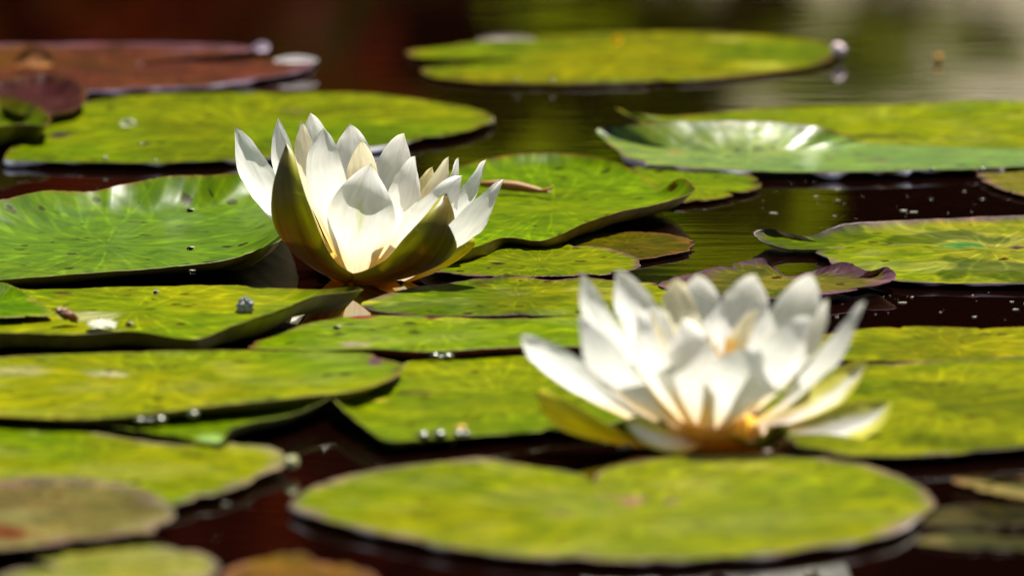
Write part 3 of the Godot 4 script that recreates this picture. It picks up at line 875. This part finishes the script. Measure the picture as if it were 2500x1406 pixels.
	pad("yellow-green lily pad with a folded corner rising to a peak", Vector2(-13.73, 44.01), {level = 4, curl = 12, top = [0.171, 0.189, 0.0009], patch = [0.104, 0.16, 0.0009], rim = [0.16, 0.18, 0.02], under = [0.051, 0.051, 0.006], rough = 0.42, rimw = 2, men = 0, wet = 0.12, veil = 0, lip = 0, spec = 0.06, lipc = [0.42, 0.4, 0.42]},
		[-19.12, 43.11, 0, -17.14, 41.99, 0, -14.32, 40.63, 0, -11.79, 40.83, 2, -9.6, 40.8, 4, -7.51, 40.77, 6, -8.22, 43.05, 5, -9.34, 45.75, 5, -10.79, 48.31, 6, -11.47, 50.19, 6, -11.62, 51.07, 3, -12.14, 50.85, 2, -13.07, 49.76, 2, -15.81, 47.11, 2, -17.89, 44.68, 0],
		[[-12.2, 48.45, 0.66, 1.32, 0.2, 0.32, 0.08]])
	pad("olive lily pad with a greyish right end, in front of the folded yellow-green lobe", Vector2(-17.16, 56.03), {level = 4, curl = 8, top = [0.158, 0.172, 0.0009], patch = [0.096, 0.152, 0.0009], rim = [0.2, 0.15, 0.1], under = [0.15, 0.12, 0.008], rough = 0.42, rimw = 7, men = 0, wet = 0.12, veil = 0.25, lip = 0, spec = 0.06, lipc = [0.42, 0.4, 0.42]},
		[-25.44, 53.89, 0, -22.86, 45.68, 0, -20.96, 43.11, 0, -19.24, 44.23, 0, -16.63, 47.34, 0, -13.23, 50.2, 0, -10.93, 49.54, 0, -9.57, 51.07, 0, -9.02, 54.32, 0, -9.3, 57.1, 0, -10.53, 60.47, 0, -13.15, 65.35, 0, -15.96, 67.5, 0, -20, 66.48, 0, -23.4, 62.35, 0])
	pad("dull mauve-grey lily pad overlapping the olive pad with the greyish end", Vector2(-18.42, 70.02), {level = 8, curl = 14, top = [0.12, 0.1, 0.025], patch = [0.13, 0.085, 0.03], rim = [0.17, 0.1, 0.09], under = [0.15, 0.12, 0.008], rough = 0.38, rimw = 8, men = 0, wet = 0.12, veil = 0.5, lip = 0, spec = 0.06, lipc = [0.42, 0.4, 0.42]},
		[-23.93, 71.03, 0, -21.98, 65.02, 1, -20.12, 63.47, 2, -18.23, 62.32, 2, -15.76, 63.79, 2, -14.09, 65.95, 1, -13.12, 70.02, 0, -13.4, 73.63, 0, -15.68, 76.21, 0, -18.26, 78.18, 0, -21.37, 78.47, 0],
		[[-19.33, 75.03, 1.1, 1.98, 0.11, 0.02, 0.008]])
	pad("pale olive lily pad with mauve border, nearest on the dark red water", Vector2(-15.02, 82.17), {level = 3, curl = 10, top = [0.18, 0.172, 0.025], patch = [0.136, 0.16, 0.015], rim = [0.19, 0.12, 0.12], under = [0.15, 0.12, 0.008], rough = 0.42, rimw = 9, men = 0, wet = 0.12, veil = 0.4, lip = 0, spec = 0.06, lipc = [0.42, 0.4, 0.42]},
		[-20.75, 85.49, 0, -18.79, 80.73, 0, -17.41, 80.25, 0, -18.63, 76.85, 0, -16.52, 74.49, 0, -13.35, 75.38, 0, -11.73, 77.24, 0, -11.17, 79.96, 0, -11.72, 84.07, 0, -13.72, 89.23, 0, -17.5, 90.16, 0])
	pad("orange-brown yellowing lily pad tip nearest the camera", Vector2(-7.86, 84.55), {level = 3, curl = 10, top = [0.13, 0.085, 0.0008], patch = [0.11, 0.05, 0.01], rim = [0.2, 0.09, 0.05], under = [0.15, 0.12, 0.008], rough = 0.42, rimw = 6, men = 0, wet = 0.12, veil = 0, lip = 0, spec = 0.06, lipc = [0.42, 0.4, 0.42]},
		[-10.99, 82.17, 0, -9.36, 78.44, 1, -7.97, 77.89, 2, -7.39, 79.61, 1, -5.75, 80.25, 0, -5.01, 84.07, 0, -6.81, 92.91, 0, -9.87, 91.08, 0])
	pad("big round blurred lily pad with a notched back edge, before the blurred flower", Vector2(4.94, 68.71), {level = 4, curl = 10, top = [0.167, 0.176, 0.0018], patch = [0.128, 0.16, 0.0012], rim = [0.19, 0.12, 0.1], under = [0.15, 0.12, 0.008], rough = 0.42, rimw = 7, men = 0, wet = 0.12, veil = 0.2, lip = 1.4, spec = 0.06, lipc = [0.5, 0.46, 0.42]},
		[-8.69, 65.66, 0, -8.38, 63.18, 0, -7.85, 61.1, 0, -5.71, 57.1, 0, -3.28, 54.96, 0, -1.31, 54.43, 1, 0.49, 55.5, 0, 2.69, 57.94, 0, 3.18, 59.63, 0, 3.68, 62.14, 0, 4.21, 64.01, 0, 3.49, 61.1, 0, 3.3, 58.79, 0, 3.59, 56.88, 0, 4.29, 55.5, 0, 5.74, 53.89, 0, 8.22, 52.81, 0, 10.7, 52.59, 0, 13.13, 53.89, 0, 15.15, 57.63, 0, 16.34, 62.14, 0, 16.58, 65.25, 0, 15.04, 71.53, 0, 12.56, 75.51, 0, 9.37, 78.05, 0, 5.45, 79.32, 0, 0.78, 78.54, 0, -2.35, 76.1, 0, -5.54, 72.03, 0, -7.64, 68.71, 0],
		[[1.76, 67.29, 0.38, 0.81, 0.12, 0.1, 0.03], [6.26, 64.94, 0.39, 0.82, 0.15, 0.12, 0.04], [4.66, 64.63, 0.64, 1.23, 0.22, 0.11, 0.07], [3.7, 63.91, 0.64, 0.83, 0.2, 0.18, 0.03]])
	pad("yellow-green lily pad with a thin orange back edge, right of the blurred flower", Vector2(18.71, 21.36), {level = 3, curl = 10, top = [0.18, 0.176, 0.0008], patch = [0.104, 0.144, 0.0008], rim = [0.17, 0.07, 0.012], under = [0.15, 0.12, 0.008], rough = 0.42, rimw = 3, men = 0, wet = 0.3, veil = 0, lip = 0, spec = 0.06, lipc = [0.42, 0.4, 0.42]},
		[11.35, 22.34, 0, 13.18, 18.66, 0, 14.64, 16.81, 0, 16.79, 15.81, 0, 20.31, 16.19, 0, 24.69, 16.93, 0, 26.18, 22.34, 0, 23.4, 25.96, 0, 18.19, 26.44, 0, 14.74, 25.72, 0, 12.33, 25, 0])
	pad("olive lily pad with a thin purple back edge under the blurred flower's spread sepals", Vector2(17.71, 40.16), {level = 5, curl = 10, top = [0.149, 0.163, 0.0009], patch = [0.096, 0.144, 0.0009], rim = [0.1, 0.05, 0.05], under = [0.15, 0.12, 0.008], rough = 0.42, rimw = 4, men = 0, wet = 0.35, veil = 0, lip = 0, spec = 0.06, lipc = [0.42, 0.4, 0.42]},
		[10.14, 39.02, 0, 11.99, 32.07, 0, 13.97, 28.76, 0, 16.04, 28.49, 1, 18.99, 28.01, 1, 23.37, 26.61, 0, 27.17, 36.72, 0, 24.86, 49.1, 0, 20.62, 51.4, 0, 17.25, 53.35, 0, 14.78, 53.67, 0, 12.02, 52.38, 0, 10.49, 46.9, 0])
	pad("curled buff leaf edge poking out of the dark water beyond the big round pad", Vector2(20.54, 61.19), {level = 3, curl = 10, top = [0.198, 0.155, 0.045], patch = [0.16, 0.096, 0.025], rim = [0.2, 0.1, 0.04], under = [0.15, 0.12, 0.008], rough = 0.42, rimw = 5, men = 0, wet = 0.12, veil = 0, lip = 0, spec = 0.06, lipc = [0.42, 0.4, 0.42]},
		[17.47, 58.78, 0, 18.67, 59.23, 3, 20.25, 60.4, 4, 22.64, 61.13, 4, 23.33, 63.62, 3, 21.71, 63.99, 0, 19.35, 62.55, 0, 18.29, 60.88, 0])
	pad("half-sunken buff dead lily leaf, nearest piece in the dark water beyond the big pad's tip", Vector2(18.64, 72.66), {level = 1, curl = 10, top = [0.1, 0.085, 0.0225], patch = [0.03, 0.022, 0.0015], rim = [0.12, 0.09, 0.06], under = [0.15, 0.12, 0.008], rough = 0.42, rimw = 3, men = 0, wet = 0.5, veil = 0, lip = 0, spec = 0.06, lipc = [0.42, 0.4, 0.42]},
		[15.49, 72.46, 0, 17.13, 70.66, 0, 18.85, 71.26, 0, 20.7, 72.46, 0, 21.53, 75.13, 0, 19.35, 74.63, 0, 17.16, 74.24, 0])
	pad("half-sunken grey-brown dead lily leaf beneath the curled buff leaf edge", Vector2(18.71, 66.63), {level = 1, curl = 10, top = [0.085, 0.07, 0.0225], patch = [0.02, 0.016, 0.0012], rim = [0.1, 0.075, 0.05], under = [0.15, 0.12, 0.008], rough = 0.42, rimw = 3, men = 0, wet = 0.5, veil = 0, lip = 0, spec = 0.06, lipc = [0.42, 0.4, 0.42]},
		[15.03, 66.83, 0, 16.87, 64.58, 0, 18.82, 63.76, 0, 20.72, 64.58, 0, 22.21, 67.13, 0, 20.23, 68.65, 0, 18.29, 69.26, 0, 16.41, 68.65, 0])

	# the two flowers
	flower("white water lily in sharp focus with two brown-green sepals, standing among green pads", Vector3(-0.0665, 0.002, -0.0093), [
		[0, -21, 7.2, -5, -43.8, 29.1, -34, -57.5, 61.1, -44, 22.6, 0.6],
		[0, -15.7, 6.3, -12, -33.3, 35.2, -30, -38.3, 65.7, -38, 16.2, 0.5],
		[1, -10.1, 6.5, -10, -24.5, 39.7, -24, -27.6, 65.8, -26, 14.4, 0.55],
		[0, -6.5, 6.3, -12, -19.4, 38.9, -44, -24, 66.6, -50, 19, 0.45],
		[0, -6.3, 4.4, 8, -16, 41.3, 30, -16.7, 70, 32, 19.5, 0.5],
		[0, -2, 6.3, -12, -4.6, 37.6, -40, -6.1, 62.1, -46, 19.9, 0.4],
		[1, -1, 7.1, -6, -0.7, 34.7, -20, -0.7, 57.9, -20, 15.3, 0.6],
		[5, -2.2, 0.7, 14, -0.6, 28.2, 48, 4.2, 55.5, 42, 30.3, 0.5],
		[0, 2.6, 6.5, -10, 11.5, 34.4, -36, 17.9, 58.4, -42, 20.2, 0.45],
		[0, 4.7, 3.5, 8, 18.5, 32.9, 22, 23.3, 55.3, 14, 19.5, 0.5],
		[4, 6.3, 6.8, -8, 23.5, 28.3, -26, 30.8, 44.5, -32, 11.7, 0.5],
		[1, 8.1, 6.8, -8, 29.1, 29.1, -20, 38.2, 50.2, -24, 12.6, 0.55],
		[0, 11.8, 6.8, -8, 35.4, 28.3, -26, 42.2, 48.9, -30, 12.6, 0.5],
		[0, 17.3, 2, -3, 42.3, 23.2, -30, 55, 47.4, -34, 18.1, 0.5],
		[0, 6.5, 1.7, 8, 29.5, 27.1, 40, 44.5, 49.1, 34, 22.6, 0.5],
		[0, 18.3, 0, 12, 44.5, 22.5, 46, 62.7, 47.7, 36, 21.3, 0.5],
		[2, -6.6, -0.1, 14, -30.5, 26, 52, -32.9, 64.8, 44, 24.9, 0.6],
		[2, -2.2, -1, 14, 29.7, 15.4, 52, 37.3, 42.2, 42, 28.5, 0.6],
		[3, 19.2, -0.8, 6, 38.9, 8.7, 14, 50.2, 18, 12, 15.3, 0.6],
	], Vector3(0.002, 0.012, -0.004), 1)
	flower("wide open white water lily nearer the camera, blurred, with yellow-edged sepals spread low", Vector3(0.0823, 0.002, 0.4748), [
		[0, -10.7, 6.1, -10, -42.2, 34.6, -34, -53.9, 62.8, -40, 19.6, 0.5],
		[0, -7.3, 6.1, -10, -28, 38.2, -32, -39.5, 64.4, -38, 23.2, 0.55],
		[1, -4, 5.7, -12, -12.2, 36.2, -46, -15.2, 58.5, -56, 16.4, 0.5],
		[0, -2.3, 5.7, -12, -4.4, 37, -52, -6.2, 59.4, -62, 19.6, 0.45],
		[0, 1.8, 5.7, -12, 11.3, 37.6, -48, 17.6, 60, -56, 22.4, 0.45],
		[0, 7.6, 6.1, -10, 30.9, 35.9, -48, 41, 60.7, -52, 23.2, 0.5],
		[0, 10.9, 6.4, -8, 36.4, 28.4, -30, 46.6, 53, -34, 15.5, 0.5],
		[0, 14.1, 5, 0, 41.3, 32, 40, 60.1, 61, 30, 20.2, 0.45],
		[0, -24.1, 5.3, -4, -58.1, 24, -14, -79.1, 39.3, -20, 17.3, 0.5, 0.35, 0.55, 0.75],
		[0, -14.3, 6.3, 8, -42.8, 32, 46, -56.3, 54.6, 34, 26.3, 0.5],
		[0, -9.3, 5.7, 10, -26.2, 33, 36, -31.8, 57.2, 28, 19.6, 0.5],
		[0, -5.2, 6, 14, -11.5, 32.3, 42, -13.3, 54, 30, 26.3, 0.5],
		[0, 0.2, 5.8, 15, 10.6, 27.9, 52, 20, 42.1, 48, 32.1, 0.5],
		[1, -9.2, 7.6, 0, -21.1, 31.9, -6, -25.8, 52.6, -8, 18.4, 0.5],
		[1, 0.8, 7.6, 0, 9.1, 31.9, 0, 17.8, 53.1, -6, 21.2, 0.5],
		[0, 5.7, 6, 6, 25.5, 35.1, 44, 38.8, 53.9, 36, 29.3, 0.5],
		[3, -17.6, 0.7, 12, -54.2, 8.4, 30, -72.2, 24.3, 22, 18.4, 0.7],
		[3, -7.7, 1.6, 14, -22.9, 5.8, 38, -37.6, 15.4, 52, 18.9, 0.4, 0.15, 0.75, 0.65],
		[3, 17.5, 2.8, -4, 46.1, 13.6, -16, 62.7, 30.6, -22, 19.4, 0.6, -0.5, 0.5, 0.6],
		[3, 20.7, 1.1, 2, 51.4, 4.8, 6, 71.5, 15.9, 2, 21.2, 0.5, -0.25, 0.75, 0.6],
		[2, 8.8, 2.4, 16, 21.7, 3.5, 34, 23.5, 13.5, 50, 17.4, 0.6],
	], Vector3(0.0, 0.012, -0.002), 2)

	# small things on the leaves and the water
	var dead := thing("dead_leaf", "narrow rolled brown dead leaf lying on the bright green wavy-edged pad", "dead leaf", Vector3(0.0023, 0.0060, -0.2718))
	obj("blade", tube(relative([Vector3(-0.0149, 0.0100, -0.2604), Vector3(-0.0067, 0.0100, -0.2589), Vector3(0.0023, 0.0090, -0.2592), Vector3(0.0105, 0.0080, -0.2551), Vector3(0.0183, 0.0070, -0.2525)], dead.position), [0.0012, 0.0022, 0.0024, 0.0016, 0.0003], 9, Color(0.26, 0.1, 0.012)), M.edge, dead)
	obj("stalk", tube(relative([Vector3(0.0137, 0.0080, -0.2508), Vector3(0.0171, 0.0090, -0.2490), Vector3(0.0194, 0.0105, -0.2507)], dead.position), [0.0008, 0.0007, 0.0003], 6, Color(0.3, 0.12, 0.015)), M.edge, dead)
	bit("bud_scale", "pale grey crumpled scale standing on the broad curled-rim pad", "plant debris", Vector3(-0.1158, 0.0080, 0.1367), Vector3(0.0036, 0.0042, 0.003), Color(0.36, 0.37, 0.38), Color(0.08, 0.085, 0.09), 0.55, 0)
	bit("bark_flake", "small orange-brown flake at the end of the yellowish midrib", "plant debris", Vector3(-0.1915, 0.0110, 0.1780), Vector3(0.0055, 0.002, 0.0035), Color(0.3, 0.1, 0.025), Color(0.05, 0.02, 0.012), 0.6, -0.5)
	bit("dropping", "dried white dropping splashed on the broad curled-rim pad", "dropping", Vector3(-0.1763, 0.0090, 0.1913), Vector3(0.0052, 0.0004, 0.007), Color(0.42, 0.42, 0.34), Color(0.26, 0.27, 0.16), 1.2, 0)
	scrap("yellow_petal", "fallen yellow petal piece on the long far pad", "petal", Vector3(0.0538, 0.0060, -0.8532), 0.006, 0.005, 0.001, 0.4, 1.0, Color(0.62, 0.42, 0.01), Color(0.6, 0.34, 0.01))
	bit("orange_petal", "tiny orange petal piece floating alone on the sandy reflection", "petal", Vector3(0.2177, 0.0025, -0.8105), Vector3(0.0019, 0.002, 0.0019), Color(0.6, 0.3, 0.06), Color(0.6, 0.26, 0.03), 0.3, 0)
	bit("white_bud", "white bud tip touching the pinkish end of the long far pad", "bud", Vector3(0.1667, 0.0060, -0.8163), Vector3(0.0034, 0.0034, 0.004), Color(0.75, 0.72, 0.75), Color(0.6, 0.35, 0.4), 0.3, 0)
	scrap("white_petal", "curled white petal strip on the tip of the maroon pad", "petal", Vector3(-0.1095, 0.0060, -0.7695), 0.022, 0.0045, 0.001, 0.1, 0.8, Color(0.85, 0.84, 0.82), Color(0.75, 0.72, 0.68))
	scrap("lilac_petal", "small lilac-white petal on the back edge of the maroon pad", "petal", Vector3(-0.1287, 0.0040, -0.8382), 0.009, 0.006, 0.001, 0.3, 0.9, Color(0.65, 0.55, 0.66), Color(0.55, 0.45, 0.55))
	scrap("brown_leaf_scrap", "crumpled tan leaf scrap on the maroon pad", "dead leaf", Vector3(-0.2409, 0.0070, -0.7544), 0.022, 0.014, 0.003, 0.4, 0.7, Color(0.34, 0.15, 0.05), Color(0.15, 0.07, 0.03))
	scrap("pale_fold", "small white fleck on the broad spotted olive pad", "plant debris", Vector3(-0.1866, 0.0060, -0.5151), 0.009, 0.005, 0.001, -0.5, 0.9, Color(0.65, 0.66, 0.5), Color(0.45, 0.5, 0.25))
	bit("pale_fleck", "pale cream plant fleck at the greyish end of the olive pad", "plant debris", Vector3(-0.0880, 0.0050, 0.5539), Vector3(0.0026, 0.0026, 0.0025), Color(0.5, 0.5, 0.25), Color(0.42, 0.42, 0.15), 0.4, 0)
	bit("orange_fleck", "orange plant fleck on the front edge of the ribbed olive pad", "plant debris", Vector3(-0.0206, 0.0070, 0.4766), Vector3(0.0022, 0.0012, 0.002), Color(0.55, 0.32, 0.01), Color(0.5, 0.25, 0.01), 0.4, 0)
	scrap("mauve_strip", "mauve-white strip of plant skin on the long far pad", "plant debris", Vector3(-0.0032, 0.0050, -0.8669), 0.03, 0.006, 0.001, 0.05, 0.5, Color(0.45, 0.35, 0.36), Color(0.3, 0.25, 0.2))
	insect("small winged insect on the shiny grass-green pad", Vector3(-0.1473, 0.0120, -0.1520), 0.0)
	insect("tiny dark midge low on the shiny grass-green pad", Vector3(-0.1441, 0.0110, -0.0311), 0.4)
	insect("black midge on the lifted front rim of the shiny green pad", Vector3(-0.1422, 0.0090, 0.0304), 0.8)
	insect("black midge at the back edge of the broad curled-rim pad", Vector3(-0.1559, 0.0090, 0.0954), 1.2000000000000002)
	insect("black midge near the curled front rim, right of the dropping", Vector3(-0.1644, 0.0100, 0.2008), 0.10000000000000009)
	insect("black midge on the bright green pad between the flowers", Vector3(-0.0754, 0.0080, 0.1967), 0.5)
	droplet("sunlit drop in the cluster of three behind the ribbed pad", Vector3(-0.0329, 0.0060, 0.2657), 0.0015)
	droplet("sunlit drop in the cluster of three behind the ribbed pad", Vector3(-0.0303, 0.0060, 0.2705), 0.0011)
	droplet("sunlit drop in the cluster of three behind the ribbed pad", Vector3(-0.0273, 0.0060, 0.2681), 0.0015)
	droplet("lone water drop beneath the blurred flower's highest outer petal", Vector3(0.0156, 0.0060, 0.2440), 0.0014)
	droplet("sunlit drop in the row on the folded yellow-green pad", Vector3(-0.1517, 0.0080, 0.4621), 0.0014)
	droplet("sunlit drop in the row on the folded yellow-green pad", Vector3(-0.1477, 0.0080, 0.4621), 0.0010)
	droplet("sunlit drop in the row on the folded yellow-green pad", Vector3(-0.1434, 0.0080, 0.4598), 0.0014)
	droplet("lone water drop on the front edge of the long streaked pad", Vector3(-0.1298, 0.0120, 0.4707), 0.0015)
	droplet("sunlit drop in the row along the ribbed pad's front edge", Vector3(-0.0361, 0.0070, 0.4954), 0.0014)
	droplet("sunlit drop in the row along the ribbed pad's front edge", Vector3(-0.0295, 0.0070, 0.4932), 0.0016)
	droplet("sunlit drop in the row along the ribbed pad's front edge", Vector3(-0.0219, 0.0070, 0.4910), 0.0015)
	droplet("sunlit drop in the row along the ribbed pad's front edge", Vector3(-0.0189, 0.0070, 0.4910), 0.0013)
	droplet("water drop floating just below the ribbed pad's front edge", Vector3(-0.0243, 0.0010, 0.4758), 0.0012)
	droplet("sunlit drop of the pair under the blurred flower's yellow sepal", Vector3(0.0443, 0.0040, 0.5086), 0.0011)
	droplet("sunlit drop of the pair under the blurred flower's yellow sepal", Vector3(0.0469, 0.0040, 0.5064), 0.0017)
	droplet("sunlit drop beyond the big round pad's right end", Vector3(0.1644, 0.0040, 0.5324), 0.0012)
	droplet("sunlit drop beyond the big round pad's right end", Vector3(0.1680, 0.0040, 0.5302), 0.0018)
	droplet("sunlit drop beyond the big round pad's right end", Vector3(0.1743, 0.0040, 0.5292), 0.0016)
	droplet("sunlit drop on the long far pad's front edge", Vector3(0.0025, 0.0040, -0.7042), 0.0007)
	droplet("sunlit drop on the long far pad's front edge", Vector3(0.0201, 0.0040, -0.7025), 0.0007)
	droplet("water drop on the broad spotted olive pad", Vector3(-0.1778, 0.0060, -0.4400), 0.0006)
	droplet("sunlit drop on the broad spotted olive pad's front edge", Vector3(-0.1699, 0.0050, -0.3850), 0.0007)
	droplet("sunlit drop on the broad spotted olive pad's front edge", Vector3(-0.1940, 0.0050, -0.3941), 0.0007)
	droplet("sunlit drop on the glossy upturned pad's silvery edge", Vector3(0.1979, 0.0070, -0.3380), 0.0008)
	droplet("sunlit drop on the glossy upturned pad's silvery edge", Vector3(0.2220, 0.0070, -0.3380), 0.0007)
	debris("floating_specks", [[0.09, 0.25, -0.27, 0.09, 60], [0.13, 0.25, 0.07, 0.05, 40], [-0.25, -0.15, -0.37, 0.05, 14], [-0.15, 0.0, 0.62, 0.1, 26], [0.05, 0.25, -1.0, 0.25, 12]])
